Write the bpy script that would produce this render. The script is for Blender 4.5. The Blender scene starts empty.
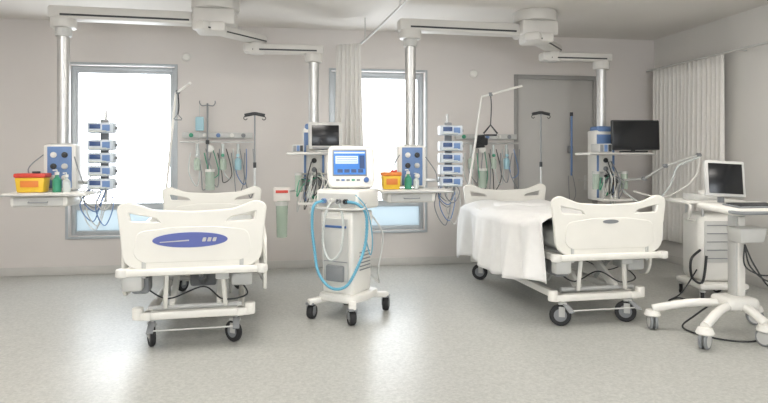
import bpy, bmesh, math, random
from mathutils import Vector, Matrix, Euler
random.seed(4)
R = math.radians
scene = bpy.context.scene

# ---------------------------------------------------------------- materials
def mat(name, col, rough=0.5, metal=0.0, var=0.04, scale=6.0, emit=None, estr=0.0, trans=0.0, alpha=1.0, bump=0.0, coat=0.0):
    m = bpy.data.materials.new(name); m.use_nodes = True
    nt = m.node_tree; b = nt.nodes['Principled BSDF']
    tc = nt.nodes.new('ShaderNodeTexCoord'); n = nt.nodes.new('ShaderNodeTexNoise')
    n.inputs['Scale'].default_value = scale; n.inputs['Detail'].default_value = 4
    nt.links.new(tc.outputs['Object'], n.inputs['Vector'])
    r = nt.nodes.new('ShaderNodeValToRGB')
    r.color_ramp.elements[0].position = .3; r.color_ramp.elements[1].position = .7
    r.color_ramp.elements[0].color = (*[c*(1-var) for c in col], 1)
    r.color_ramp.elements[1].color = (*[min(1, c*(1+var)) for c in col], 1)
    nt.links.new(n.outputs['Fac'], r.inputs['Fac']); nt.links.new(r.outputs['Color'], b.inputs['Base Color'])
    b.inputs['Roughness'].default_value = rough; b.inputs['Metallic'].default_value = metal
    b.inputs['Transmission Weight'].default_value = trans; b.inputs['Alpha'].default_value = alpha
    b.inputs['Coat Weight'].default_value = coat
    if emit:
        b.inputs['Emission Color'].default_value = (*emit, 1); b.inputs['Emission Strength'].default_value = estr
    if bump:
        bp = nt.nodes.new('ShaderNodeBump'); bp.inputs['Strength'].default_value = bump; bp.inputs['Distance'].default_value = .01
        nt.links.new(n.outputs['Fac'], bp.inputs['Height']); nt.links.new(bp.outputs['Normal'], b.inputs['Normal'])
    return m

M = {}
M['wall'] = mat('wall_paint', (.685, .645, .615), .7, var=.02, scale=1.5)
M['ceil'] = mat('ceiling_paint', (.72, .69, .65), .8, var=.015, scale=1.2)
M['wallr'] = mat('side_wall_paint', (.69, .67, .635), .7, var=.02, scale=1.5)
M['base'] = mat('baseboard_vinyl', (.60, .585, .555), .45)
M['door'] = mat('door_laminate', (.50, .485, .46), .5, var=.03, scale=3)
M['doorf'] = mat('door_frame_metal', (.31, .30, .285), .45)
M['alu'] = mat('window_aluminium', (.46, .49, .51), .4, .3)
M['white'] = mat('white_plastic', (.80, .785, .74), .38, var=.02, scale=9)
M['cream'] = mat('bed_panel_cream', (.84, .82, .76), .33, var=.02, scale=5, coat=.2)
M['lgrey'] = mat('light_grey_plastic', (.55, .55, .53), .45)
M['mgrey'] = mat('mid_grey_plastic', (.24, .25, .26), .45)
M['dark'] = mat('dark_plastic', (.03, .032, .035), .45)
M['black'] = mat('black_rubber', (.018, .018, .02), .6)
M['chrome'] = mat('brushed_steel', (.60, .60, .59), .35, .8, scale=20)
M['arm'] = mat('pendant_arm_enamel', (.63, .61, .575), .4, var=.02)
M['blue'] = mat('blue_plastic', (.06, .14, .36), .4)
M['bluel'] = mat('pendant_blue_panel', (.14, .24, .46), .4)
M['oval'] = mat('bed_badge_blue', (.12, .15, .42), .3)
M['screen'] = mat('screen_black', (.006, .007, .009), .22)
M['bscreen'] = mat('screen_blue', (.04, .17, .5), .3, emit=(.04, .2, .6), estr=.35)
M['wscreen'] = mat('screen_white', (.6, .7, .8), .3, emit=(.5, .65, .8), estr=.25)
M['sheet'] = mat('bed_linen', (.88, .87, .85), .85, var=.02, scale=14, bump=.25)
M['matt'] = mat('mattress_vinyl', (.72, .73, .70), .5)
M['curt'] = mat('curtain_fabric', (.79, .77, .73), .9, var=.02, scale=30)
M['yellow'] = mat('sharps_yellow', (.80, .52, .04), .4)
M['red'] = mat('red_plastic', (.60, .06, .04), .4)
M['orange'] = mat('orange_plastic', (.72, .22, .04), .4)
M['green'] = mat('green_plastic', (.05, .30, .18), .4)
M['teal'] = mat('tube_blue', (.14, .42, .58), .4)
M['clear'] = mat('clear_tubing', (.72, .76, .74), .25, alpha=.75)
M['jar'] = mat('clear_jar', (.60, .72, .60), .15, alpha=.6)
M['cyan'] = mat('infusion_bag', (.42, .66, .74), .3, alpha=.85)
M['pump'] = mat('pump_body', (.55, .60, .66), .4)
M['lens'] = mat('pump_display', (.04, .08, .20), .25)
M['wheelw'] = mat('white_caster', (.60, .60, .58), .4)
M['diff'] = mat('added_light_diffuser', (.9, .9, .9), .5, emit=(1, .955, .895), estr=16)  # glowing face of the added, unseen ceiling panels
M['glove'] = mat('glove_box_print', (.70, .66, .62), .5)

# speckled vinyl floor
def floor_mat():
    m = bpy.data.materials.new('floor_vinyl'); m.use_nodes = True
    nt = m.node_tree; b = nt.nodes['Principled BSDF']
    tc = nt.nodes.new('ShaderNodeTexCoord')
    n1 = nt.nodes.new('ShaderNodeTexNoise'); n1.inputs['Scale'].default_value = 50; n1.inputs['Detail'].default_value = 7
    n1.inputs['Roughness'].default_value = .7
    n2 = nt.nodes.new('ShaderNodeTexNoise'); n2.inputs['Scale'].default_value = .8; n2.inputs['Detail'].default_value = 3
    r1 = nt.nodes.new('ShaderNodeValToRGB'); r1.color_ramp.elements[0].position = .36; r1.color_ramp.elements[1].position = .64
    r1.color_ramp.elements[0].color = (.385, .39, .365, 1); r1.color_ramp.elements[1].color = (.535, .535, .505, 1)
    r2 = nt.nodes.new('ShaderNodeValToRGB'); r2.color_ramp.elements[0].color = (.93, .93, .93, 1); r2.color_ramp.elements[1].color = (1.04, 1.04, 1.04, 1)
    mx = nt.nodes.new('ShaderNodeMix'); mx.data_type = 'RGBA'; mx.blend_type = 'MULTIPLY'; mx.inputs[0].default_value = 1
    for n in (n1, n2): nt.links.new(tc.outputs['Object'], n.inputs['Vector'])
    nt.links.new(n1.outputs['Fac'], r1.inputs['Fac']); nt.links.new(n2.outputs['Fac'], r2.inputs['Fac'])
    nt.links.new(r1.outputs['Color'], mx.inputs[6]); nt.links.new(r2.outputs['Color'], mx.inputs[7])
    nt.links.new(mx.outputs[2], b.inputs['Base Color'])
    b.inputs['Roughness'].default_value = .34
    return m
M['floor'] = floor_mat()

# ---------------------------------------------------------------- helpers
def empty(name, loc=(0, 0, 0), rz=0, world=False, parent=None, rot=None):
    e = bpy.data.objects.new(name, None); scene.collection.objects.link(e)
    e.empty_display_size = .1
    e.location = loc; e.rotation_euler = rot if rot else (0, 0, rz)
    e['wf'] = 1 if world else 0
    if parent:
        e.parent = parent
        if parent.get('wf'): e.matrix_parent_inverse = Matrix.Translation(-parent.location)
    return e

def attach(e, host):
    """mount an accessory built in room coordinates onto a host object"""
    e.parent = host
    e.matrix_parent_inverse = (Matrix.Translation(host.location) @ host.rotation_euler.to_matrix().to_4x4()).inverted()

def link(ob, parent):
    scene.collection.objects.link(ob)
    if parent is not None:
        ob.parent = parent
        if parent.get('wf'): ob.matrix_parent_inverse = Matrix.Translation(-Vector(parent.location))
    return ob

def fin(name, bm, m, parent, loc=(0, 0, 0), rot=(0, 0, 0), ang=38):
    me = bpy.data.meshes.new(name)
    bmesh.ops.recalc_face_normals(bm, faces=bm.faces)
    bm.to_mesh(me); bm.free()
    for p in me.polygons: p.use_smooth = True
    me.set_sharp_from_angle(angle=R(ang))
    me.materials.append(M[m] if isinstance(m, str) else m)
    ob = bpy.data.objects.new(name, me); ob.location = loc
    ob.rotation_euler = rot
    return link(ob, parent)

def box(parent, name, c, s, m, bev=.006, rot=(0, 0, 0), taper=None, seg=2):
    bm = bmesh.new(); bmesh.ops.create_cube(bm, size=1)
    for v in bm.verts:
        k = 1
        if taper and v.co.z < 0: k = taper
        v.co = Vector((v.co.x*s[0]*k, v.co.y*s[1]*k, v.co.z*s[2]))
    if bev:
        bmesh.ops.bevel(bm, geom=list(bm.edges), offset=min(bev, .45*min(s)), segments=seg, profile=.5, affect='EDGES')
    return fin(name, bm, m, parent, c, rot)

def cyl(parent, name, p0, p1, r, m, r2=None, seg=20, bev=0):
    p0 = Vector(p0); p1 = Vector(p1); d = p1-p0
    bm = bmesh.new()
    bmesh.ops.create_cone(bm, cap_ends=True, segments=seg, radius1=r, radius2=r if r2 is None else r2, depth=d.length)
    if bev:
        es = [e for e in bm.edges if abs(e.verts[0].co.z-e.verts[1].co.z) < 1e-6]
        bmesh.ops.bevel(bm, geom=es, offset=bev, segments=2, profile=.5, affect='EDGES')
    return fin(name, bm, m, parent, (p0+p1)/2, d.to_track_quat('Z', 'Y').to_euler())

def beam(parent, name, p0, p1, w, h, m, bev=.008):
    p0 = Vector(p0); p1 = Vector(p1); d = p1-p0
    q = d.to_track_quat('X', 'Z')
    return box(parent, name, (p0+p1)/2, (d.length, w, h), m, bev, q.to_euler())

def lathe(parent, name, prof, loc, m, rot=(0, 0, 0), seg=24):
    bm = bmesh.new(); rings = []
    for r, z in prof:
        if r < 1e-5: rings.append([bm.verts.new((0, 0, z))])
        else: rings.append([bm.verts.new((r*math.cos(2*math.pi*i/seg), r*math.sin(2*math.pi*i/seg), z)) for i in range(seg)])
    for a, b in zip(rings, rings[1:]):
        for i in range(seg):
            j = (i+1) % seg
            if len(a) == 1 and len(b) == 1: continue
            if len(a) == 1: bm.faces.new((a[0], b[i], b[j]))
            elif len(b) == 1: bm.faces.new((a[i], a[j], b[0]))
            else: bm.faces.new((a[i], a[j], b[j], b[i]))
    return fin(name, bm, m, parent, loc, rot)

def catmull(pts, n=8, closed=False):
    P = [Vector(p) for p in pts]; out = []
    N = len(P); rng = range(N if closed else N-1)
    for i in rng:
        if closed: a, b, c, d = P[(i-1) % N], P[i], P[(i+1) % N], P[(i+2) % N]
        else: a, b, c, d = P[max(i-1, 0)], P[i], P[i+1], P[min(i+2, N-1)]
        for k in range(n):
            t = k/n
            out.append(.5*((2*b)+(c-a)*t+(2*a-5*b+4*c-d)*t*t+(3*b-a-3*c+d)*t**3))
    if not closed: out.append(P[-1])
    return out

def tube(parent, name, pts, r, m, smooth=True, seg=8, closed=False, n=8, corr=0):
    P = catmull(pts, n, closed) if smooth else [Vector(p) for p in pts]
    bm = bmesh.new(); rings = []; N = len(P)
    up = None
    for i, p in enumerate(P):
        if closed: t = P[(i+1) % N]-P[i-1]
        else: t = P[min(i+1, N-1)]-P[max(i-1, 0)]
        if t.length < 1e-9: t = Vector((0, 0, 1))
        t.normalize()
        if up is None:
            up = Vector((0, 0, 1)) if abs(t.z) < .9 else Vector((1, 0, 0))
        s = t.cross(up)
        if s.length < 1e-6: s = t.cross(Vector((1, 0, 0)) if abs(t.x) < .9 else Vector((0, 1, 0)))
        s.normalize(); up = s.cross(t).normalized()
        rr = r*(1+corr*(1 if i % 2 else -1))
        rings.append([bm.verts.new(p+rr*(math.cos(2*math.pi*k/seg)*s+math.sin(2*math.pi*k/seg)*up)) for k in range(seg)])
    pr = list(zip(rings, rings[1:]))
    if closed: pr.append((rings[-1], rings[0]))
    for a, b in pr:
        for k in range(seg):
            j = (k+1) % seg
            bm.faces.new((a[k], a[j], b[j], b[k]))
    if not closed:
        bm.faces.new(rings[0][::-1]); bm.faces.new(rings[-1])
    return fin(name, bm, m, parent, ang=60)

def rpoly(pts, r, n=5):
    out = []; N = len(pts)
    for i in range(N):
        a, b, c = Vector(pts[i-1]), Vector(pts[i]), Vector(pts[(i+1) % N])
        u = (a-b); v = (c-b); rr = min(r, u.length*.48, v.length*.48)
        s = b+u.normalized()*rr; e = b+v.normalized()*rr
        for k in range(n+1):
            t = k/n
            out.append((1-t)**2*s+2*t*(1-t)*b+t*t*e)
    return out

def plate(parent, name, outlines, th, m, loc=(0, 0, 0), rot=(R(90), 0, 0), bev=.006):
    cu = bpy.data.curves.new(name+'_c', 'CURVE'); cu.dimensions = '2D'; cu.fill_mode = 'BOTH'
    cu.extrude = max(th/2-bev, .0005); cu.bevel_depth = bev; cu.bevel_resolution = 2
    for o in outlines:
        sp = cu.splines.new('POLY'); sp.points.add(len(o)-1)
        for i, p in enumerate(o): sp.points[i].co = (p[0], p[1], 0, 1)
        sp.use_cyclic_u = True
    t = bpy.data.objects.new('t', cu); scene.collection.objects.link(t)
    bpy.context.view_layer.update()
    me = bpy.data.meshes.new_from_object(t.evaluated_get(bpy.context.evaluated_depsgraph_get()))
    bpy.data.objects.remove(t); bpy.data.curves.remove(cu)
    me.name = name; me.materials.clear(); me.materials.append(M[m])
    for p in me.polygons: p.use_smooth = True
    me.set_sharp_from_angle(angle=R(40))
    ob = bpy.data.objects.new(name, me); ob.location = loc; ob.rotation_euler = rot
    return link(ob, parent)

def caster(parent, name, x, y, r, top, yaw=0, tire='black', hub='lgrey', w=.03, fork='lgrey'):
    c = empty(name, (x, y, 0), yaw, parent=parent)
    hw = w/2; off = .03
    lathe(c, 'tire', [(r*.6, -hw), (r*.9, -hw), (r, -hw*.6), (r, hw*.6), (r*.9, hw), (r*.6, hw)], (0, off, r), tire, (0, R(90), 0))
    lathe(c, 'hub', [(0, -hw*.9), (r*.62, -hw*.8), (r*.62, hw*.8), (0, hw*.9)], (0, off, r), hub, (0, R(90), 0))
    for sx in (-1, 1):
        box(c, 'fork', (sx*(hw+.006), off*.6, r*1.35), (.006, .05, r*.95), fork, .002)
    box(c, 'fork_top', (0, off*.4, r*2+.012), (w+.024, .07, .02), fork, .005)
    cyl(c, 'stem', (0, 0, r*2), (0, 0, max(top, r*2+.02)), .014, 'chrome')
    return c

def drape(parent, name, path, z0, z1, folds, amp, m, nz=14, taper=1.0):
    a = Vector(path[0]); b = Vector(path[-1]); d = b-a; nrm = Vector((-d.y, d.x)).normalized()
    bm = bmesh.new(); nu = folds*10; g = []
    mid = (a+b)/2
    for j in range(nz+1):
        t = j/nz; z = z1+(z0-z1)*t; row = []
        k = 1-(1-taper)*(1-t)
        for i in range(nu+1):
            u = i/nu
            ph = 2*math.pi*folds*u+.5*math.sin(7*u+2*t)
            p = a+d*u+nrm*(amp*(.55+.45*t)*math.sin(ph)*(1+.35*math.sin(13*u)))
            p = mid+(p-mid)*k
            row.append(bm.verts.new((p.x, p.y, z)))
        g.append(row)
    for j in range(nz):
        for i in range(nu): bm.faces.new((g[j][i], g[j][i+1], g[j+1][i+1], g[j+1][i]))
    ob = fin(name, bm, m, parent, ang=80)
    md = ob.modifiers.new('s', 'SOLIDIFY'); md.thickness = .004
    return ob

# ---------------------------------------------------------------- room shell
W = 7.6; H = 3.02; XL = -4.5; XR = 5.0; YB = -1.6
def wall_with_openings(name, x0, x1, y0, y1, ops, m):
    bm = bmesh.new()
    def add(a, b, z0, z1):
        if b-a < 1e-4 or z1-z0 < 1e-4: return
        mt = Matrix.Translation(((a+b)/2, (y0+y1)/2, (z0+z1)/2)) @ Matrix.Diagonal((b-a, y1-y0, z1-z0, 1))
        bmesh.ops.create_cube(bm, size=1, matrix=mt)
    x = x0
    for a, b, z0, z1 in sorted(ops):
        add(x, a, 0, H); add(a, b, 0, z0); add(a, b, z1, H); x = b
    add(x, x1, 0, H)
    return fin(name, bm, m, None)
W1 = (-2.60, -1.38, .45, 2.50); W2 = (.525, 1.745, .45, 2.50); D1 = (2.96, 4.15, 0, 2.50)
wall_with_openings('wall_back', XL-.2, XR+.2, W, W+.3, [W1, W2, D1], 'wall')
W3 = (-3.2, -.6, .9, 2.5); W4 = (1.2, 3.8, .9, 2.5)
wall_with_openings('wall_front', XL-.2, XR+.2, YB-.3, YB, [W3, W4], 'wall')
box(None, 'wall_left', (XL-.1, (W+YB)/2, H/2), (.2, W-YB, H), 'wall', 0)
box(None, 'wall_right', (XR+.1, (W+YB)/2, H/2), (.2, W-YB, H), 'wallr', 0)
box(None, 'floor', ((XL+XR)/2, (W+YB)/2, -.05), (XR-XL+.4, W-YB+.6, .1), 'floor', 0)
box(None, 'ceiling', ((XL+XR)/2, (W+YB)/2, H+.05), (XR-XL+.4, W-YB+.6, .1), 'ceil', 0)
bb = empty('baseboard_back', (0, W-.008, 0), world=True)
for i, (a, b) in enumerate([(XL, D1[0]-.07), (D1[1]+.07, XR)]):
    box(bb, 'strip_%d' % i, ((a+b)/2, W-.008, .05), (b-a, .014, .10), 'base', .005)
box(None, 'baseboard_right', (XR-.008, (W+YB)/2, .05), (.014, W-YB-.04, .10), 'base', .005)
box(None, 'baseboard_left', (XL+.008, (W+YB)/2, .05), (.014, W-YB-.04, .10), 'base', .005)

def window(name, o, y, transom=True, mull=False):
    x0, x1, z0, z1 = o; e = empty(name, ((x0+x1)/2, y, z0), world=True)
    f = .05; d = .07
    def fr(tag, a, b, c0, c1, f, d, yy, m):
        box(e, tag+'_left', (a+f/2, yy, (c0+c1)/2), (f, d, c1-c0), m, .004)
        box(e, tag+'_right', (b-f/2, yy, (c0+c1)/2), (f, d, c1-c0), m, .004)
        box(e, tag+'_top', ((a+b)/2, yy, c1-f/2), (b-a-2*f, d, f), m, .004)
        box(e, tag+'_bottom', ((a+b)/2, yy, c0+f/2), (b-a-2*f, d, f), m, .004)
    fr('frame', x0, x1, z0, z1, f, d, y, 'alu')
    if transom:
        zt = z0+.33
        box(e, 'transom', ((x0+x1)/2, y, zt), (x1-x0-2*f, d, .05), 'alu', .004)
        fr('sash', x0+f, x1-f, zt+.025, z1-f, .03, .045, y-.01, 'alu')
        box(e, 'spandrel_panel', ((x0+x1)/2, y+.01, (z0+f+zt-.025)/2), (x1-x0-2*f, .006, zt-.025-z0-f), 'frost', 0)
        t = .03
        yy = W-.006
        box(e, 'trim_left', (x0-t/2, yy, (z0+z1)/2), (t, .012, z1-z0+2*t), 'alu', .003)
        box(e, 'trim_right', (x1+t/2, yy, (z0+z1)/2), (t, .012, z1-z0+2*t), 'alu', .003)
        box(e, 'trim_top', ((x0+x1)/2, yy, z1+t/2), (x1-x0, .012, t), 'alu', .003)
        box(e, 'sill', ((x0+x1)/2, yy-.005, z0+.0-t/2), (x1-x0, .022, t), 'alu', .003)
        cyl(e, 'handle', (x0+f+.02, y-.05, 1.45), (x0+f+.02, y-.05, 1.58), .008, 'alu')
    else:
        box(e, 'mullion', ((x0+x1)/2, y, (z0+z1)/2), (.06, d, z1-z0-2*f), 'alu', .004)
fm = bpy.data.materials.new('frosted_glass'); fm.use_nodes = True
nt = fm.node_tree; nt.nodes.remove(nt.nodes['Principled BSDF'])
tr = nt.nodes.new('ShaderNodeBsdfTranslucent'); tr.inputs[0].default_value = (.56, .61, .63, 1)
tp = nt.nodes.new('ShaderNodeBsdfDiffuse'); tp.inputs[0].default_value = (.45, .52, .56, 1)
mx = nt.nodes.new('ShaderNodeMixShader'); mx.inputs[0].default_value = .45
nt.links.new(tr.outputs[0], mx.inputs[1]); nt.links.new(tp.outputs[0], mx.inputs[2])
nt.links.new(mx.outputs[0], nt.nodes['Material Output'].inputs[0])
M['frost'] = fm
window('window_1', W1, W+.14); window('window_2', W2, W+.14)
window('window_3', W3, YB-.15, False); window('window_4', W4, YB-.15, False)

# door (set in a full frame, backed by an added unseen panel that closes the opening)
d = empty('door_1', (3.55, W+.06, 0), world=True)
x0, x1, _, zt = D1
box(d, 'leaf', ((x0+x1)/2, W+.045, (zt-.03)/2), (x1-x0-.06, .045, zt-.03), 'door', .002)
box(d, 'added_backing', ((x0+x1)/2, W+.15, zt/2), (x1-x0, .10, zt), 'doorf', 0)
for s, xx in (('left', x0+.0275), ('right', x1-.0275)):
    box(d, 'jamb_'+s, (xx, W+.04, zt/2), (.055, .12, zt), 'doorf', .004)
box(d, 'head', ((x0+x1)/2, W+.04, zt-.0275), (x1-x0-.10, .12, .055), 'doorf', .004)
box(d, 'kick_plate', ((x0+x1)/2, W+.020, .25), (x1-x0-.2, .004, .4), 'lgrey', .001)
box(d, 'lock_plate', (x1-.16, W+.018, 1.05), (.04, .006, .2), 'chrome', .002)
tube(d, 'lever', [(x1-.16, W+.02, 1.08), (x1-.16, W-.03, 1.08), (x1-.19, W-.035, 1.08), (x1-.29, W-.035, 1.08)], .009, 'chrome', smooth=False)

for i, (x, z) in enumerate([(-1.25, 2.62), (2.40, 2.50)]):
    lathe(None, 'smoke_detector', [(0, 0), (.05, 0), (.05, .02), (.035, .035), (0, .035)], (x, W, z), 'white', (R(90), 0, 0))

# curtains
t = empty('curtain_rail_overhead', (.85, 6.5, 2.78), world=True)
tube(t, 'track', [(.60, 7.28, 2.76), (.80, 7.18, 2.76), (.87, 6.9, 2.76), (1.0, 5.1, 2.76), (1.15, 2.6, 2.76)], .013, 'lgrey')
for k, (x, y) in enumerate([(.87, 6.9), (.985, 5.3), (1.14, 2.8)]):
    cyl(t, 'drop_rod_%d' % k, (x, y, 2.76), (x, y, H), .007, 'lgrey')
c = empty('privacy_curtain', (.7, 7.15, 0), world=True)
drape(c, 'fabric', [(.51, 7.26), (.88, 7.0)], .62, 2.75, 6, .035, 'curt', taper=.72)
c = empty('curtain_rail_side', (4.86, 6.3, 2.58), world=True)
tube(c, 'track', [(4.86, 7.55, 2.58), (4.86, 3.0, 2.58)], .014, 'lgrey', smooth=False)
for k, y in enumerate((7.3, 5.9, 4.4, 3.1)):
    cyl(c, 'bracket_%d' % k, (4.86, y, 2.58), (XR, y, 2.58), .006, 'lgrey')
c = empty('privacy_curtain', (4.86, 6.7, 0), world=True)
drape(c, 'fabric', [(4.86, 7.42), (4.86, 6.08)], .32, 2.565, 17, .035, 'curt')

# ---------------------------------------------------------------- hospital beds
def panel(e, name, y, badge=None):
    o = rpoly([(-.40, .60), (.40, .60), (.475, .66), (.49, .84), (.515, 1.045), (.45, 1.075), (.28, 1.01), (.0, .995), (-.28, 1.01), (-.45, 1.075), (-.515, 1.045), (-.49, .84), (-.475, .66)], .045)
    hs = []
    for s in (-1, 1):
        hs.append(rpoly([(s*.455, 1.01), (s*.435, .93), (s*.215, .92), (s*.25, .965)], .02))
    plate(e, name, [o]+hs, .035, 'cream', (0, y, 0), bev=.010)
    o2 = rpoly([(-.35, .645), (.35, .645), (.41, .70), (.385, .86), (.15, .89), (-.15, .89), (-.385, .86), (-.41, .70)], .05)
    plate(e, name+'_relief', [o2], .012, 'cream', (0, y-.019, 0), bev=.004)
    if badge == 'oval':
        ov = [(.26*math.cos(a), .80+.054*math.sin(a)) for a in [2*math.pi*i/40 for i in range(40)]]
        plate(e, 'badge', [ov], .006, 'oval', (-.02, y-.028, 0), bev=.001)
        for i in range(3):
            plate(e, 'badge_letter_%d' % i, [rpoly([(-.010, -.014), (.014, -.014), (.022, .014), (-.002, .014)], .005)], .003, 'lgrey', (.07+i*.036, y-.0325, .80), bev=.0005)
        plate(e, 'badge_swoosh', [rpoly([(-.2, 0), (.0, .008), (.0, .016), (-.2, .005)], .004)], .003, 'lgrey', (-.03, y-.0325, .785), bev=.0005)
    elif badge:
        ov = [(.07*math.cos(a), .865+.016*math.sin(a)) for a in [2*math.pi*i/30 for i in range(30)]]
        plate(e, 'badge', [ov], .006, 'mgrey', (0, y-.028, 0), bev=.001)

def siderail(e, name, x, y0, y1, z0, z1):
    o = rpoly([(y0+.05, z0), (y1-.05, z0), (y1, z0+.1), (y1, z1), (y0, z1-.04), (y0, z0+.1)], .08)
    m = (y0+y1)/2; zz = (z0+z1)/2
    h1 = rpoly([(y0+.08, zz+.03), (m-.04, zz+.03), (m-.04, z1-.09), (y0+.08, z1-.11)], .04)
    h2 = rpoly([(m+.04, zz+.03), (y1-.08, zz+.03), (y1-.08, z1-.07), (m+.04, z1-.08)], .04)
    h3 = rpoly([(y0+.15, z0+.07), (y1-.15, z0+.07), (y1-.12, zz-.04), (y0+.12, zz-.04)], .04)
    plate(e, name, [o, h1, h2, h3], .028, 'cream', (x, 0, 0), (R(90), 0, R(90)), bev=.008)
    for yy in (m-.15, m+.15):
        beam(e, name+'_link', (x*.97, yy, .40), (x*.84, yy, .56), .03, .02, 'lgrey')

def bed(loc, rz, badge, linen, yaws, cr=.078, bx=0, y0=.14):
    e = empty('hospital_bed', loc, rz)
    for s in (-1, 1):
        beam(e, 'base_beam', (bx+s*.33, y0-.04, .235), (bx+s*.33, 2.0, .235), .05, .06, 'cream')
    n = 0
    for k, y in enumerate((y0, 1.95)):
        beam(e, 'base_crossbar_%d' % k, (bx-.41, y, .235), (bx+.41, y, .235), .07, .06, 'cream', .015)
        for s in (-1, 1):
            caster(e, 'caster', bx+s*.30, y, cr, .22, yaws[n], 'black', 'mgrey', .036); n += 1
            cyl(e, 'wheel_guard', (bx+s*.40, y, .21), (bx+s*.40, y, .30), .04, 'cream', bev=.01)
    tube(e, 'brake_bar', [(bx-.30, y0-.11, .15), (bx+.30, y0-.11, .15)], .006, 'lgrey', smooth=False)
    for s in (-1, 1):
        beam(e, 'brake_pedal', (bx+s*.30, y0-.14, .14), (bx+s*.30, y0, .19), .05, .012, 'mgrey')
    for s in (-1, 1):
        beam(e, 'foot_lift_arm', (s*.17, .18, .27), (s*.17, .66, .55), .04, .08, 'cream')
        beam(e, 'head_lift_arm', (s*.17, 1.28, .27), (s*.17, 1.78, .55), .04, .08, 'cream')
        beam(e, 'stay_arm', (s*.24, .62, .27), (s*.24, .30, .55), .02, .04, 'lgrey')
    for y in (.18, 1.28): cyl(e, 'pivot_low', (-.34, y, .27), (.34, y, .27), .02, 'lgrey')
    for y in (.66, 1.78): cyl(e, 'pivot_high', (-.42, y, .55), (.42, y, .55), .02, 'lgrey')
    for k, (a0, a1) in enumerate(((.95, .45), (1.05, 1.55))):
        cyl(e, 'actuator_%d' % k, (0, a0, .30), (0, (a0+a1)/2, .40), .035, 'mgrey')
        cyl(e, 'actuator_rod_%d' % k, (0, (a0+a1)/2, .40), (0, a1, .50), .016, 'chrome')
    box(e, 'control_unit', (0, 1.0, .33), (.22, .22, .12), 'mgrey', .02)
    for s in (-1, 1):
        beam(e, 'deck_rail', (s*.45, .03, .565), (s*.45, 2.17, .565), .04, .06, 'cream')
    for i in range(6):
        y = .06+i*.414
        beam(e, 'deck_cross_%d' % i, (-.45, y, .56), (.45, y, .56), .04, .04, 'cream')
    for i, (a, b) in enumerate(((.06, .62), (.64, .98), (1.0, 1.28), (1.3, 2.12))):
        box(e, 'deck_panel_%d' % i, (0, (a+b)/2, .605), (.84, b-a, .025), 'lgrey', .01)
    beam(e, 'foot_bumper', (-.48, -.03, .575), (.48, -.03, .575), .045, .055, 'cream', .02)
    beam(e, 'head_bumper', (-.48, 2.23, .575), (.48, 2.23, .575), .045, .055, 'cream', .02)
    for sx in (-1, 1):
        for y in (-.02, 2.22):
            cyl(e, 'corner_bumper', (sx*.485, y, .545), (sx*.485, y, .605), .045, 'white', bev=.012)
            beam(e, 'board_post', (sx*.34, y*.985+.01, .53), (sx*.34, y*.985+.01, .70), .03, .03, 'lgrey')
    box(e, 'handset_holder', (-.42, .02, .50), (.14, .10, .12), 'lgrey', .02)
    box(e, 'motor_box', (-.38, .16, .46), (.12, .18, .12), 'mgrey', .02)
    box(e, 'battery_box', (.34, .25, .47), (.16, .25, .10), 'lgrey', .02)
    box(e, 'bag_hook', (.20, .06, .52), (.10, .04, .06), 'lgrey', .01)
    for s in (-1, 1):
        beam(e, 'foot_strut', (s*.20, .10, .54), (s*.22, y0+.06, .27), .03, .035, 'cream')
    tube(e, 'mains_cable', [(.3, .3, .45), (.38, .2, .34), (.2, .15, .32), (.05, .25, .40), (-.2, .2, .33), (-.36, .2, .42)], .006, 'dark')
    tube(e, 'drive_cable', [(0, .95, .38), (.15, .7, .42), (.28, .5, .36), (.33, .3, .44)], .005, 'dark')
    box(e, 'mattress', (0, 1.10, .70), (.86, 2.02, .15), 'matt', .05, seg=4)
    panel(e, 'footboard', 0.0, badge); panel(e, 'headboard', 2.2)
    for s in (-1, 1):
        siderail(e, 'side_rail_foot', s*.515, .18, .98, .36, .80)
        siderail(e, 'side_rail_head', s*.515, 1.08, 1.95, .36, .84)
    if linen:
        bm = bmesh.new(); nv = 110; g = []
        sec = []
        for i in range(17): sec.append(('L', i/16))
        for i in range(1, 26): sec.append(('T', i/25))
        for i in range(1, 9): sec.append(('R', i/8))
        for j in range(nv+1):
            v = j/nv; y = .045+v*2.08; row = []
            hem = .33-.07*v+.03*math.sin(9*v+1)+.02*math.sin(23*v)
            zt = .855+.07*math.exp(-((v-.02)/.12)**2)+.04*math.exp(-((v-.93)/.08)**2)
            for tag, t in sec:
                if tag == 'L':
                    zz = hem+(zt-.03-hem)*t; k = (1-t)
                    x = -.585-.035*k+.055*k**.6*math.sin(26*v+2*math.sin(5*v)+1.6*k)+.024*k*math.sin(61*v+k)
                    x = min(x, -.540)
                    if t > .95: x = -.532
                elif tag == 'T':
                    x = -.525+1.03*t
                    zz = zt-.02*abs(2*t-1)**4+.016*math.sin(11*v+6*t)*math.sin(5*t+3*v)+.009*math.sin(30*v-9*t)
                else:
                    x = .540+.012*math.sin(30*v)*t; zz = zt-.02-(.22+.03*math.sin(8*v))*t
                row.append(bm.verts.new((x, y, zz)))
            g.append(row)
        for j in range(nv):
            for i in range(len(sec)-1): bm.faces.new((g[j][i], g[j][i+1], g[j+1][i+1], g[j+1][i]))
        ob = fin('cover_sheet', bm, 'sheet', e, ang=85)
        md = ob.modifiers.new('s', 'SOLIDIFY'); md.thickness = .008; md.offset = -1
        box(e, 'pillow', (0, 1.85, .83), (.62, .40, .12), 'sheet', .055, seg=4)
    return e

bedL = bed((-.69, 4.52, 0), R(3.6), 'oval', False, (.35, .8, -.6, .7), .080, 0, .10)
bedR = bed((2.63, 4.62, 0), R(2.2), 'small', True, (1.15, 1.0, 1.1, .7), .088, -.08, .05)

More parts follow.
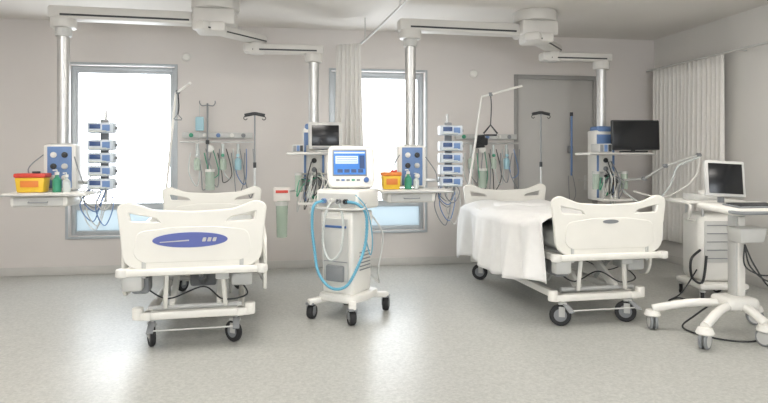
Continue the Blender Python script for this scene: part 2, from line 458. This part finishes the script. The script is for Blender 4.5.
def bed_lift_pole(host, base, elbow, tip, hx, hz, k=1.0):
    e = empty('bed_lifting_pole', base, world=True)
    tube(e, 'pole', [base, tuple(Vector(base).lerp(Vector(elbow), .95)), elbow, tip], .014, 'white', smooth=False)
    p = Vector(elbow).lerp(Vector(tip), hx)
    tube(e, 'strap', [p, p+Vector((.01, 0, -.15)), p+Vector((0, 0, -(p.z-hz)))], .007, 'dark')
    cyl(e, 'strap_grip', p+Vector((-.02, 0, 0)), p+Vector((.02, 0, 0)), .022, 'mgrey')
    b = Vector((p.x, p.y, hz))
    tube(e, 'triangle_handle', [b, b+Vector((-.085*k, 0, -.10*k)), b+Vector((-.075*k, 0, -.12*k)), b+Vector((.075*k, 0, -.12*k)), b+Vector((.085*k, 0, -.10*k))], .011*k, 'dark' if k == 1 else 'mgrey', smooth=False, closed=True)
    attach(e, host)
bed_lift_pole(bedR, (2.04, 6.86, .56), (2.27, 6.86, 2.12), (2.68, 6.62, 2.23), .22, 1.78)
bed_lift_pole(bedL, (-1.36, 6.74, .56), (-1.22, 6.76, 2.09), (-1.02, 6.45, 2.17), .15, 1.86, .5)

def bed_iv_pole(host, x, y, ztop):
    e = empty('bed_iv_pole', (x, y, .56), world=True)
    cyl(e, 'lower_tube', (x, y, .56), (x, y, 1.3), .012, 'chrome'); cyl(e, 'upper_tube', (x, y, 1.3), (x, y, ztop), .009, 'mgrey')
    cyl(e, 'height_clamp', (x, y, 1.28), (x, y, 1.34), .018, 'dark')
    tube(e, 'hook_bar', [(x-.11, y, ztop-.0), (x-.06, y, ztop+.01), (x, y, ztop+.02), (x+.06, y, ztop+.01), (x+.11, y, ztop)], .019, 'dark')
    for s in (-1, 1): tube(e, 'hook', [(x+s*.10, y, ztop), (x+s*.12, y, ztop-.03), (x+s*.10, y, ztop-.05), (x+s*.08, y, ztop-.035)], .005, 'dark')
    attach(e, host)
bed_iv_pole(bedL, -.38, 6.76, 1.86)
bed_iv_pole(bedR, 3.02, 6.87, 1.92)

# ---------------------------------------------------------------- ceiling pendants
def screenhead(parent, name, c, w, h, rot, bezel='dark', scr='screen', t=.05, rim=.02, back=True):
    s = empty(name, c, rot=rot, parent=parent)
    box(s, 'housing', (0, 0, 0), (w, t, h), bezel, .012)
    box(s, 'display', (0, -t/2-.001, 0), (w-2*rim, .004, h-2*rim), scr, .001)
    if back: box(s, 'rear_shell', (0, t/2+.03, 0), (w*.75, .08, h*.7), bezel, .02)
    return s

def pendant(dx, right):
    X = lambda x: x+dx
    e = empty('ceiling_supply_pendant', (X(-.75), 6.35, H), world=True)
    cyl(e, 'ceiling_flange', (X(-.75), 6.35, 2.90), (X(-.75), 6.35, H), .24, 'arm', bev=.01, seg=32)
    box(e, 'central_housing', (X(-.75), 6.35, 2.82), (.42, .34, .17), 'arm', .03)
    box(e, 'lower_housing', (X(-.78), 6.25, 2.70), (.30, .30, .10), 'arm', .03)
    beam(e, 'long_arm', (X(-.90), 6.35, 2.81), (X(-2.32), 6.28, 2.81), .16, .13, 'arm', .025)
    beam(e, 'long_arm_stripe', (X(-1.0), 6.262, 2.785), (X(-2.2), 6.203, 2.785), .008, .018, 'dark', .001)
    cyl(e, 'joint_a', (X(-2.19), 6.28, 2.66), (X(-2.19), 6.28, 2.76), .12, 'arm', bev=.015)
    cyl(e, 'column_a_collar', (X(-2.19), 6.28, 2.58), (X(-2.19), 6.28, 2.67), .075, 'lgrey', bev=.01)
    cyl(e, 'column_a', (X(-2.19), 6.28, 1.46), (X(-2.19), 6.28, 2.60), .058, 'chrome', seg=28)
    beam(e, 'short_arm', (X(-.90), 6.08, 2.70), (X(-.30), 6.80, 2.70), .17, .09, 'arm', .025)
    beam(e, 'short_arm_stripe', (X(-.79), 6.08, 2.68), (X(-.25), 6.728, 2.68), .008, .014, 'dark', .001)
    cyl(e, 'elbow', (X(-.36), 6.75, 2.54), (X(-.36), 6.75, 2.70), .09, 'arm', bev=.01)
    beam(e, 'fore_arm', (X(-.50), 6.76, 2.60), (X(.38), 6.75, 2.60), .17, .10, 'arm', .025)
    beam(e, 'fore_arm_stripe', (X(-.40), 6.671, 2.58), (X(.30), 6.662, 2.58), .008, .016, 'dark', .001)
    cyl(e, 'joint_b', (X(.27), 6.75, 2.46), (X(.27), 6.75, 2.56), .10, 'arm', bev=.012)
    cyl(e, 'column_b', (X(.27), 6.75, 1.70), (X(.27), 6.75, 2.48), .058, 'chrome', seg=28)
    box(e, 'service_head_a', (X(-2.19), 6.30, 1.30), (.30, .24, .44), 'white', .02)
    box(e, 'service_face_a', (X(-2.19), 6.175, 1.30), (.22, .012, .40), 'bluel', .005)
    for i in range(3):
        for j in range(2):
            lathe(e, 'gas_socket', [(0, 0), (.028, 0), (.028, .015), (.014, .02), (.014, .03), (0, .03)], (X(-2.24+j*.10), 6.17, 1.42-i*.11), ('white', 'dark', 'lgrey')[(i+j) % 3], (R(90), 0, 0), 16)
    box(e, 'head_cap_a', (X(-2.19), 6.29, 1.50), (.20, .20, .06), 'lgrey', .02)
    box(e, 'shelf_a', (X(-2.21), 6.08, 1.055), (.72, .46, .03), 'white', .012)
    box(e, 'drawer_a', (X(-2.26), 6.08, .99), (.50, .42, .10), 'white', .03)
    box(e, 'drawer_front', (X(-2.26), 5.865, .99), (.42, .008, .07), 'lgrey', .004)
    tube(e, 'drawer_pull', [(X(-2.34), 5.862, .99), (X(-2.34), 5.84, .985), (X(-2.18), 5.84, .985), (X(-2.18), 5.862, .99)], .006, 'mgrey', smooth=False)
    tube(e, 'equipment_rail_a', [(X(-2.58), 5.83, 1.05), (X(-1.84), 5.83, 1.05)], .010, 'chrome', smooth=False)
    for x in (-2.52, -1.92): cyl(e, 'rail_spacer', (X(x), 5.83, 1.05), (X(x), 5.87, 1.05), .008, 'chrome')
    beam(e, 'pump_bracket', (X(-2.05), 6.25, 1.15), (X(-1.79), 6.25, 1.15), .04, .04, 'chrome')
    cyl(e, 'pump_pole', (X(-1.79), 6.25, .95), (X(-1.79), 6.25, 1.86), .013, 'chrome')
    for i in range(8):
        a = random.uniform(-.07, .08); b = random.uniform(.12, .38)
        tube(e, 'hanging_line_%d' % i, [(X(-1.82+a), 6.17, 1.14+.05*random.random()), (X(-1.90+a*1.3), 6.08, 1.08-b*.5), (X(-1.80+a), 6.08, 1.06-b), (X(-1.73+a), 6.1, 1.1-b*.4), (X(-1.78-a), 6.16, 1.20)], .0055, random.choice(['dark', 'mgrey', 'lgrey', 'mgrey', 'bluel']))
    tube(e, 'power_lead', [(X(-2.05), 6.16, 1.40), (X(-1.97), 6.05, 1.25), (X(-1.93), 6.1, 1.14), (X(-1.86), 6.16, 1.3)], .006, 'mgrey')
    tube(e, 'power_lead_2', [(X(-2.33), 6.16, 1.42), (X(-2.42), 6.05, 1.28), (X(-2.38), 6.2, 1.12)], .006, 'mgrey')
    sw = .66 if not right else .80
    sx = .30 if not right else .28
    box(e, 'head_cap_b', (X(.27), 6.75, 1.73), (.20, .20, .08), 'bluel', .02)
    box(e, 'service_head_b', (X(.27), 6.76, 1.30), (.24, .22, .84), 'white', .02)
    for s in (-1, 1): box(e, 'service_edge', (X(.27+s*.10), 6.645, 1.28), (.025, .014, .78), 'bluel', .004)
    box(e, 'service_edge_front', (X(.27), 6.645, 1.60), (.20, .012, .14), 'bluel', .006)
    for i in range(5):
        lathe(e, 'gas_socket_b', [(0, 0), (.028, 0), (.028, .015), (.014, .02), (.014, .03), (0, .03)], (X(.27), 6.65, 1.36-i*.10), ('dark', 'mgrey', 'dark', 'lgrey', 'green')[i], (R(90), 0, 0), 16)
    box(e, 'monitor_shelf', (X(sx), 6.48, 1.435), (sw, .36, .03), 'white', .012)
    tube(e, 'shelf_rail', [(X(sx-sw/2), 6.285, 1.43), (X(sx+sw/2), 6.285, 1.43)], .009, 'chrome', smooth=False)
    box(e, 'lower_tray', (X(.30), 6.52, .90), (.42, .28, .025), 'white', .01)
    box(e, 'socket_strip', (X(.27), 6.60, 1.12), (.34, .05, .07), 'mgrey', .01)
    for i in range(11):
        a = random.uniform(-.16, .16); b = random.uniform(.12, .36)
        tube(e, 'head_line_%d' % i, [(X(.27+a*.5), 6.62, 1.36-.3*random.random()), (X(.25+a), 6.5, 1.15), (X(.22+a), 6.46, 1.15-b), (X(.30+a), 6.50, 1.2-b*.5), (X(.30-a*.4), 6.62, 1.20)], .006, random.choice(['dark', 'clear', 'mgrey', 'lgrey', 'green', 'white', 'dark']))
    for i in range(2):
        cyl(e, 'suction_jar_%d' % i, (X(.10+i*.36), 6.56, 1.02), (X(.10+i*.36), 6.56, 1.20), .04, 'jar')
        cyl(e, 'jar_lid_%d' % i, (X(.10+i*.36), 6.56, 1.20), (X(.10+i*.36), 6.56, 1.23), .045, 'lgrey')
        beam(e, 'jar_bracket_%d' % i, (X(.10+i*.36), 6.56, 1.215), (X(.27), 6.68, 1.215), .02, .02, 'lgrey')
    return e
pendL = pendant(0, False)
pendR = pendant(3.47, True)

def pumps(x):
    e = empty('infusion_pump_stack', (x, 6.14, 1.1), world=True)
    zs = [1.14, 1.265, 1.39, 1.515, 1.68]
    box(e, 'rack_spine', (x, 6.215, 1.42), (.08, .03, .70), 'mgrey', .01)
    for i, z in enumerate(zs):
        box(e, 'pump_%d' % i, (x, 6.13, z), (.24, .14, .102), 'pump', .014)
        box(e, 'pump_display_%d' % i, (x-.045, 6.059, z+.012), (.10, .004, .045), 'lens', .002)
        box(e, 'pump_keys_%d' % i, (x+.055, 6.059, z), (.07, .004, .06), 'bluel', .002)
        cyl(e, 'syringe_%d' % i, (x-.09, 6.052, z-.034), (x+.06, 6.052, z-.034), .009, 'clear')
        cyl(e, 'clamp_%d' % i, (x+.115, 6.13, z), (x+.14, 6.13, z), .016, 'mgrey')
pumps(-1.79); pumps(1.68)

def sharps(x, y, z, w, lid):
    e = empty('sharps_container', (x, y, z))
    box(e, 'body', (0, 0, .07), (w, .16, .14), 'yellow', .015, taper=.88)
    box(e, 'lid', (0, 0, .157), (w+.012, .17, .04), lid, .012)
    cyl(e, 'aperture', (.03, 0, .17), (.03, 0, .195), .035, 'dark' if lid == 'red' else 'red')
    box(e, 'label', (0, -.0785, .08), (w*.6, .003, .06), 'orange', .001)
sharps(-2.36, 6.0, 1.071, .26, 'red')
sharps(1.02, 6.0, 1.071, .19, 'orange')
def bottle(x, y, z, m, s=1):
    e = empty('disinfectant_bottle', (x, y, z))
    lathe(e, 'body', [(0, 0), (.032*s, 0), (.034*s, .01), (.034*s, .10*s), (.014*s, .125*s), (.014*s, .14*s), (0, .14*s)], (0, 0, 0), m)
    lathe(e, 'cap', [(0, 0), (.017*s, 0), (.017*s, .025*s), (0, .025*s)], (0, 0, .14*s), 'white')
    tube(e, 'nozzle', [(0, 0, .165*s), (0, 0, .18*s), (-.03*s, -.01, .178*s)], .005*s, 'white', smooth=False)
bottle(-2.15, 6.0, 1.071, 'green', 1.15); bottle(-2.06, 5.98, 1.071, 'clear', 1.0); bottle(1.20, 6.0, 1.071, 'green', 1.1); bottle(1.29, 6.02, 1.071, 'clear', .9)

e = empty('patient_monitor', (.38, 6.45, 1.451), 0)
box(e, 'stand', (0, .03, .012), (.20, .18, .022), 'lgrey', .006)
screenhead(e, 'screen_unit', (0, 0, .175), .36, .29, (R(-4), 0, 0), 'lgrey', 'screen', .10, .035)
box(e, 'control_strip', (0, -.055, .045), (.28, .01, .018), 'mgrey', .003)
e = empty('patient_monitor', (4.00, 6.45, 1.451), 0)
box(e, 'stand', (0, .03, .012), (.26, .18, .022), 'dark', .006)
cyl(e, 'neck', (0, .04, .02), (0, .04, .12), .025, 'dark')
screenhead(e, 'screen_unit', (0, 0, .205), .58, .35, (R(-3), 0, R(-4)), 'dark', 'screen', .045, .014)
e = empty('monitor_module_rack', (.12, 6.42, 1.451))
box(e, 'case', (-.03, 0, .04), (.12, .2, .08), 'lgrey', .01)
for i in range(3): box(e, 'module_%d' % i, (-.065+i*.035, -.102, .04), (.03, .006, .06), ('mgrey', 'bluel', 'dark')[i], .003)
e = empty('monitor_module_rack', (3.56, 6.42, 1.451))
box(e, 'case', (0, 0, .05), (.16, .2, .10), 'lgrey', .01)
for i in range(3): box(e, 'module_%d' % i, (-.05+i*.05, -.102, .05), (.04, .006, .08), ('mgrey', 'bluel', 'dark')[i], .003)

e = empty('hose_support_arm', (3.86, 6.62, 1.2), world=True)
box(e, 'clamp', (3.88, 6.63, 1.12), (.06, .08, .06), 'mgrey', .01)
P = [(3.88, 6.60, 1.12), (4.02, 6.3, 1.15), (4.15, 6.1, 1.30), (4.45, 5.95, 1.42)]
for i in range(3):
    cyl(e, 'link_%d' % i, P[i], P[i+1], .013, 'lgrey'); cyl(e, 'knuckle_%d' % i, Vector(P[i+1])-Vector((0, .02, 0)), Vector(P[i+1])+Vector((0, .02, 0)), .024, 'mgrey')
tube(e, 'hose', [(3.90, 6.55, 1.0), (4.0, 6.2, .85), (4.15, 6.05, 1.05), (4.22, 6.0, 1.28), (4.32, 5.98, 1.34), (4.45, 5.93, 1.40)], .012, 'clear', n=16, corr=.12)
tube(e, 'hose_2', [(4.45, 5.93, 1.40), (4.38, 5.9, 1.2), (4.25, 5.95, 1.05), (4.1, 6.1, .95), (3.95, 6.4, 1.0)], .010, 'white', n=16, corr=.12)
attach(e, pendR)

e = empty('catheter_waste_holder', (-.06, 6.5, .5), world=True)
beam(e, 'bracket', (-.02, 6.56, 1.03), (.147, 6.70, 1.03), .02, .02, 'chrome')
box(e, 'glove_box', (-.08, 6.50, 1.00), (.17, .10, .15), 'glove', .006)
box(e, 'glove_box_stripe', (-.08, 6.448, 1.03), (.13, .004, .03), 'red', .001)
lathe(e, 'waste_tube', [(0, 0), (.055, 0), (.065, .38), (.07, .39), (.062, .39), (.052, .01), (0, .01)], (-.08, 6.50, .54), 'jar')
cyl(e, 'tube_ring', (-.08, 6.50, .88), (-.08, 6.50, .925), .07, 'lgrey')
cyl(e, 'tube_content', (-.08, 6.50, .56), (-.08, 6.50, .72), .045, 'green')

# ---------------------------------------------------------------- wall medical rails
def wallrail(dx, bag):
    X = lambda x: x+dx
    e = empty('medical_gas_rail', (X(-.87), W, 1.66), world=True)
    box(e, 'service_duct', (X(-.87), W-.03, 1.665), (.84, .06, .07), 'lgrey', .008)
    tube(e, 'rail', [(X(-1.30), W-.10, 1.58), (X(-.44), W-.10, 1.58)], .010, 'chrome', smooth=False)
    for x in (-1.2, -.87, -.54): cyl(e, 'rail_mount', (X(x), W, 1.58), (X(x), W-.10, 1.58), .008, 'chrome')
    cols = ['green', 'white', 'bluel', 'white', 'mgrey']
    for i, x in enumerate((-1.18, -1.02, -.86, -.70, -.56)):
        lathe(e, 'outlet_%d' % i, [(0, 0), (.026, 0), (.026, .015), (.014, .02), (.014, .035), (0, .035)], (X(x), W-.06, 1.665), cols[i], (R(90), 0, 0), 16)
    for i, (x, m) in enumerate(((-.80, 'green'), (-.62, 'cyan'), (-1.10, 'clear'))):
        cyl(e, 'flowmeter_%d' % i, (X(x), W-.12, 1.40), (X(x), W-.12, 1.56), .018, 'clear')
        cyl(e, 'flow_knob_%d' % i, (X(x), W-.15, 1.42), (X(x), W-.12, 1.42), .02, m)
        lathe(e, 'humidifier_%d' % i, [(0, 0), (.035, 0), (.042, .02), (.042, .12), (.02, .15), (0, .15)], (X(x), W-.12, 1.24), 'jar' if i != 1 else m)
    lathe(e, 'suction_gauge', [(0, 0), (.045, 0), (.045, .03), (.04, .035), (0, .035)], (X(-.95), W-.10, 1.50), 'white', (R(90), 0, 0))
    cyl(e, 'suction_jar', (X(-.95), W-.13, 1.0), (X(-.95), W-.13, 1.22), .055, 'jar'); cyl(e, 'jar_lid', (X(-.95), W-.13, 1.22), (X(-.95), W-.13, 1.25), .06, 'white')
    beam(e, 'jar_holder', (X(-.95), W-.09, 1.235), (X(-.95), W, 1.235), .04, .03, 'lgrey')
    for i in range(9):
        x = -1.18+i*.08; a = random.uniform(-.06, .06); b = random.uniform(.25, .6)
        tube(e, 'tubing_%d' % i, [(X(x), W-.12, 1.45), (X(x+a), W-.15, 1.3-.2*b), (X(x+.07), W-.14, 1.45-b), (X(x+.12+a), W-.14, 1.3-.3*b), (X(x+.1), W-.12, 1.5)], .006, ['clear', 'mgrey', 'green', 'mgrey', 'dark', 'clear', 'mgrey', 'bluel', 'mgrey'][i])
    if bag:
        iv = empty('rail_iv_pole', (-.98, W-.15, 1.58), world=True)
        x = -.98; y = W-.13
        box(iv, 'clamp', (x, y+.01, 1.58), (.04, .06, .05), 'dark', .006)
        cyl(iv, 'pole', (x, y, 1.05), (x, y, 2.05), .011, 'mgrey')
        for s in (-1, 1):
            tube(iv, 'hook', [(x, y, 2.03), (x+s*.06, y, 2.02), (x+s*.09, y, 2.05), (x+s*.09, y, 2.08)], .007, 'mgrey')
        box(iv, 'infusion_bag', (x-.09, y-.01, 1.80), (.10, .035, .17), 'cyan', .017)
        tube(iv, 'bag_loop', [(x-.09, y-.01, 1.88), (x-.09, y-.01, 2.04)], .003, 'clear', smooth=False)
        tube(iv, 'drip_line', [(x-.09, y-.01, 1.72), (x-.10, y-.03, 1.5), (x-.05, y-.04, 1.2), (x+.0, y-.03, 1.05), (x+.05, y-.02, 1.3)], .003, 'clear')
        attach(iv, e)
    else:
        cf = empty('blood_pressure_cuff', (2.42, W-.12, 1.6), world=True)
        tube(cf, 'coiled_hose', [(2.44+.06*math.cos(i*1.2), W-.16+.02*math.sin(i*1.2), 1.68-.004*i) for i in range(40)], .009, 'dark', n=3)
        box(cf, 'cuff', (2.48, W-.15, 1.60), (.13, .05, .10), 'dark', .02)
        attach(cf, e)
    return e
wallrail(0, True); wallrail(3.43, False)

e = empty('aspirator_tube_holder', (3.93, W-.05, 1.4), world=True)
cyl(e, 'tube', (3.75, W-.06, 1.15), (3.75, W-.06, 1.95), .014, 'bluel'); cyl(e, 'cap', (3.75, W-.06, 1.95), (3.75, W-.06, 2.0), .02, 'dark')
box(e, 'holder', (3.75, W-.020, 1.5), (.05, .08, .10), 'mgrey', .01)
tube(e, 'line', [(3.75, W-.07, 1.2), (3.80, W-.08, .9), (3.72, W-.08, .8), (3.70, W-.07, 1.15)], .005, 'mgrey')

# ---------------------------------------------------------------- ventilator
v = empty('medical_ventilator', (.52, 5.27, 0), R(-38))
for sx in (-1, 1):
    for sy in (-1, 1):
        caster(v, 'caster', sx*.215, sy*.28, .062, .14, random.uniform(-.2, 1.2), 'black', 'mgrey', .052, 'mgrey')
        beam(v, 'leg', (sx*.10, sy*.10, .175), (sx*.225, sy*.30, .152), .065, .05, 'white', .015)
plate(v, 'base_cover', [rpoly([(-.17, -.22), (.17, -.22), (.20, 0), (.17, .22), (-.17, .22), (-.20, 0)], .07)], .06, 'white', (0, 0, .19), (0, 0, 0), .015)
box(v, 'lower_cabinet', (-.02, .0, .57), (.34, .35, .72), 'white', .03, taper=.92, seg=3)
box(v, 'cabinet_front', (-.02, -.177, .60), (.25, .012, .54), 'lgrey', .01)
for i in range(6): box(v, 'vent_slot_%d' % i, (.148, .03, .42+i*.03), (.006, .18, .010), 'mgrey', .002)
box(v, 'drawer_gap', (-.02, -.185, .50), (.24, .004, .008), 'mgrey', .001)
box(v, 'blue_band', (-.02, -.185, .80), (.22, .008, .02), 'blue', .003)
box(v, 'compressor_unit', (-.02, -.19, .40), (.18, .04, .14), 'mgrey', .015)
box(v, 'neck', (-.01, .02, .945), (.24, .24, .05), 'mgrey', .02)
box(v, 'pneumatic_unit', (-.01, 0, 1.035), (.44, .36, .17), 'white', .03, seg=3)
box(v, 'unit_face', (-.01, -.181, 1.03), (.38, .010, .11), 'lgrey', .008)
for i, m in enumerate(('bluel', 'white', 'mgrey', 'dark')):
    lathe(v, 'port_%d' % i, [(0, 0), (.022, 0), (.022, .03), (.014, .03), (.014, .01), (0, .01)], (-.13+i*.075, -.186, 1.02), m, (R(90), 0, 0), 16)
tube(v, 'handle', [(-.22, -.05, 1.0), (-.25, -.12, .97), (-.25, -.22, .96), (0, -.24, .955), (.24, -.22, .96), (.24, -.12, .97), (.20, -.05, 1.0)], .011, 'lgrey')
cyl(v, 'screen_stem', (0, .02, 1.12), (0, .02, 1.20), .05, 'lgrey')
s = empty('screen_head', (.01, .02, 1.305), rot=(R(-14), 0, R(36)), parent=v)
plate(s, 'housing', [rpoly([(-.185, -.17), (.185, -.17), (.20, .0), (.185, .18), (-.185, .18), (-.20, .0)], .035)], .08, 'white', (0, 0, 0), bev=.015)
box(s, 'rear_shell', (0, .06, 0), (.28, .06, .24), 'lgrey', .02)
box(s, 'bezel', (-.015, -.041, .035), (.30, .006, .24), 'mgrey', .003)
box(s, 'display', (-.015, -.0455, .035), (.28, .004, .215), 'bscreen', .001)
box(s, 'display_header', (-.015, -.048, .125), (.27, .002, .014), 'wscreen', 0)
box(s, 'waveform_panel', (-.04, -.048, .06), (.20, .002, .07), 'wscreen', 0)
for i in range(3): box(s, 'wave_line_%d' % i, (-.04, -.0495, .04+.02*i), (.18, .001, .004), 'blue', 0)
box(s, 'side_values', (.095, -.048, .04), (.045, .002, .12), 'lens', 0)
for i in range(4): box(s, 'value_tile_%d' % i, (-.10+i*.06, -.048, -.04), (.045, .002, .03), 'lens', 0)
for i in range(5): box(s, 'key_%d' % i, (-.12+i*.045, -.042, -.12), (.03, .008, .018), ('mgrey', 'bluel', 'mgrey', 'green', 'mgrey')[i], .003)
lathe(s, 'rotary_knob', [(0, 0), (.024, 0), (.02, .025), (0, .025)], (.13, -.04, -.12), 'blue', (R(90), 0, 0))
tube(v, 'breathing_hose_blue', [(-.13, -.20, 1.02), (-.20, -.25, .98), (-.225, -.24, .80), (-.205, -.23, .58), (-.15, -.25, .40), (-.02, -.26, .29), (.12, -.24, .31), (.20, -.19, .46), (.235, -.11, .66), (.25, -.12, .90), (.22, -.20, 1.0), (.10, -.20, 1.02)], .0125, 'teal', n=18, corr=.13)
tube(v, 'breathing_hose_white', [(-.055, -.20, 1.02), (-.08, -.25, .9), (-.12, -.23, .66), (-.04, -.24, .52), (.06, -.23, .60), (.08, -.22, .85), (.02, -.20, 1.02)], .011, 'clear', n=18, corr=.13)
tube(v, 'gas_hose', [(.1, .19, .9), (.22, .22, .7), (.24, .1, .4), (.2, .18, .28), (.05, .20, .4)], .008, 'lgrey')
tube(v, 'sensor_line', [(.18, -.18, 1.08), (.26, -.12, .95), (.27, -.05, .7), (.22, .0, .55), (.14, .05, .7)], .005, 'teal')

# ---------------------------------------------------------------- mobile workstation cart
w = empty('ultrasound_cart', (3.42, 4.22, 0), 0, world=True)
cx, cy = 3.52, 4.22
pts = [(2.99, 3.93), (2.92, 4.46), (3.48, 3.92), (3.85, 4.45)]
for i, (x, y) in enumerate(pts):
    c = empty('caster_%d' % i, (x, y, 0), parent=w)
    ya = R(-55+i*37)
    for k in (-1, 1):
        o = Vector((math.cos(ya), math.sin(ya), 0))*.018*k
        lathe(c, 'tire_%d' % k, [(.048, -.012), (.060, -.012), (.066, -.006), (.066, .006), (.060, .012), (.048, .012)], (o.x, o.y, .066), 'mgrey', (0, R(90), ya))
        lathe(c, 'hub_%d' % k, [(0, -.013), (.05, -.012), (.05, .012), (0, .013)], (o.x, o.y, .066), 'wheelw', (0, R(90), ya))
    lathe(c, 'cowl', [(0, .16), (.05, .155), (.064, .12), (.058, .11), (.045, .135), (0, .14)], (0, 0, 0), 'white')
hub = (3.44, 4.2)
for i, (x, y) in enumerate(pts):
    tube(w, 'leg_%d' % i, [(hub[0], hub[1], .25), (hub[0]+(x-hub[0])*.5, hub[1]+(y-hub[1])*.5, .235), (x, y, .165)], .034, 'white', seg=12)
box(w, 'base_body', (3.46, 4.21, .26), (.26, .26, .10), 'white', .04, seg=3)
box(w, 'column', (cx-.02, 4.24, .62), (.09, .10, .72), 'lgrey', .02)
box(w, 'column_cover', (cx-.02, 4.185, .62), (.06, .02, .62), 'white', .008)
box(w, 'basket', (cx-.03, 4.12, .80), (.24, .16, .12), 'lgrey', .02, taper=.85)
box(w, 'keyboard_deck', (3.52, 4.16, 1.00), (.56, .40, .05), 'white', .02, rot=(R(4), 0, 0), seg=3)
box(w, 'keyboard', (3.51, 4.08, 1.027), (.38, .18, .012), 'mgrey', .004, rot=(R(4), 0, 0))
for r in range(4): box(w, 'key_row_%d' % r, (3.51, 4.02+r*.04, 1.031+r*.003), (.34, .026, .010), 'dark', .003, rot=(R(4), 0, 0))
tube(w, 'front_handle', [(3.25, 4.0, .99), (3.24, 3.90, .99), (3.30, 3.87, .99), (3.73, 3.87, .99), (3.79, 3.90, .99), (3.78, 4.0, .99)], .014, 'mgrey')
cyl(w, 'display_hinge', (3.42, 4.31, 1.02), (3.42, 4.31, 1.12), .025, 'mgrey')
screenhead(w, 'display_unit', (3.42, 4.27, 1.225), .31, .29, (R(-12), R(3), R(-12)), 'lgrey', 'screen', .035, .024)
for i in range(3): tube(w, 'probe_cable_%d' % i, [(3.76, 4.05+.04*i, .99), (3.80, 4.0, .7+.05*i), (3.60, 3.98, .42+.05*i), (3.55-.04*i, 4.1, .55), (3.5, 4.15, .72)], .006, 'dark')
for i in range(3): cyl(w, 'probe_%d' % i, (3.76, 4.05+.06*i, .97), (3.76, 4.05+.06*i, 1.07), .018, 'white', r2=.012)
tube(w, 'mains_cable', [(3.46, 4.3, .3), (3.3, 4.45, .1), (3.15, 4.4, .02), (3.2, 4.15, .012), (3.4, 4.0, .012), (3.65, 4.1, .012), (3.8, 4.3, .012)], .007, 'dark')

w = empty('equipment_trolley', (4.14, 5.35, 0), R(-8))
for sx in (-1, 1):
    for sy in (-1, 1): caster(w, 'caster', sx*.20, sy*.20, .05, .13, .4*sx, 'black', 'lgrey', .03)
box(w, 'base', (0, 0, .155), (.48, .48, .06), 'white', .03)
box(w, 'cabinet', (0, .02, .52), (.40, .36, .66), 'white', .06, seg=4)
box(w, 'cabinet_panel', (-.04, -.165, .58), (.24, .012, .40), 'lgrey', .02)
box(w, 'vent_panel', (.12, -.166, .50), (.06, .012, .30), 'dark', .01)
for i in range(5): box(w, 'drawer_line_%d' % i, (-.04, -.173, .42+i*.08), (.2, .006, .008), 'mgrey', .002)
box(w, 'top_tray', (-.08, 0, .965), (.60, .44, .03), 'white', .012)
for sx in (-1, 1):
    for sy in (-1, 1): cyl(w, 'tray_post', (sx*.17, sy*.15, .82), (sx*.17, sy*.15, .96), .012, 'chrome')
tube(w, 'push_handle', [(-.22, -.10, .78), (-.32, -.14, .80), (-.34, -.22, .84), (-.34, -.22, .95), (-.34, .10, .95)], .013, 'white')
tube(w, 'side_hose', [(-.20, -.16, .50), (-.32, -.22, .42), (-.30, -.20, .25), (-.20, -.20, .20), (-.16, -.20, .45)], .012, 'dark')
tube(w, 'side_cable', [(-.2, -.1, .3), (-.4, -.2, .1), (-.5, -.15, .012), (-.35, -.05, .012), (-.25, -.3, .012)], .007, 'dark')
e = empty('medication_tray', (3.98, 5.30, .981))
box(e, 'body', (0, 0, .03), (.26, .18, .06), 'lgrey', .01); box(e, 'roll', (.05, 0, .075), (.10, .08, .04), 'white', .015)

# ---------------------------------------------------------------- unseen ceiling panels, added to light the room
for i, (x, y) in enumerate([(-2.6, 1.2), (.2, 1.2), (3.0, 1.2), (-2.6, 4.2), (-.1, 4.4), (3.0, 4.2)]):
    e = empty('added_ceiling_light', (x, y, H))
    box(e, 'housing', (0, 0, -.03), (1.24, .64, .058), 'white', .006)
    box(e, 'diffuser', (0, 0, -.062), (1.16, .56, .008), 'diff', .001)

# ---------------------------------------------------------------- daylight
wd = bpy.data.worlds.new('overcast_sky'); scene.world = wd; wd.use_nodes = True
bg = wd.node_tree.nodes['Background']; bg.inputs[0].default_value = (.90, .95, 1.0, 1); bg.inputs[1].default_value = 7.0
for nm, o, y in (('w1', W1, W+.28), ('w2', W2, W+.28), ('w3', W3, YB-.28), ('w4', W4, YB-.28)):
    l = bpy.data.lights.new('portal_'+nm, 'AREA'); l.shape = 'RECTANGLE'; l.size = o[1]-o[0]; l.size_y = o[3]-o[2]
    l.cycles.is_portal = True
    ob = bpy.data.objects.new('window_portal_'+nm, l); scene.collection.objects.link(ob)
    ob.location = ((o[0]+o[1])/2, y, (o[2]+o[3])/2)
    ob.rotation_euler = (-R(90) if y > 0 else R(90), 0, 0)

# ---------------------------------------------------------------- camera
cam = bpy.data.cameras.new('camera'); co = bpy.data.objects.new('camera', cam); scene.collection.objects.link(co)
co.location = (0, 0, 1.4); co.rotation_euler = (R(90), 0, R(-9))
cam.sensor_width = 36; cam.lens = 27.98; cam.shift_y = -.058; cam.clip_start = .05
scene.camera = co
scene.view_settings.view_transform = 'Standard'
scene.view_settings.look = 'None'
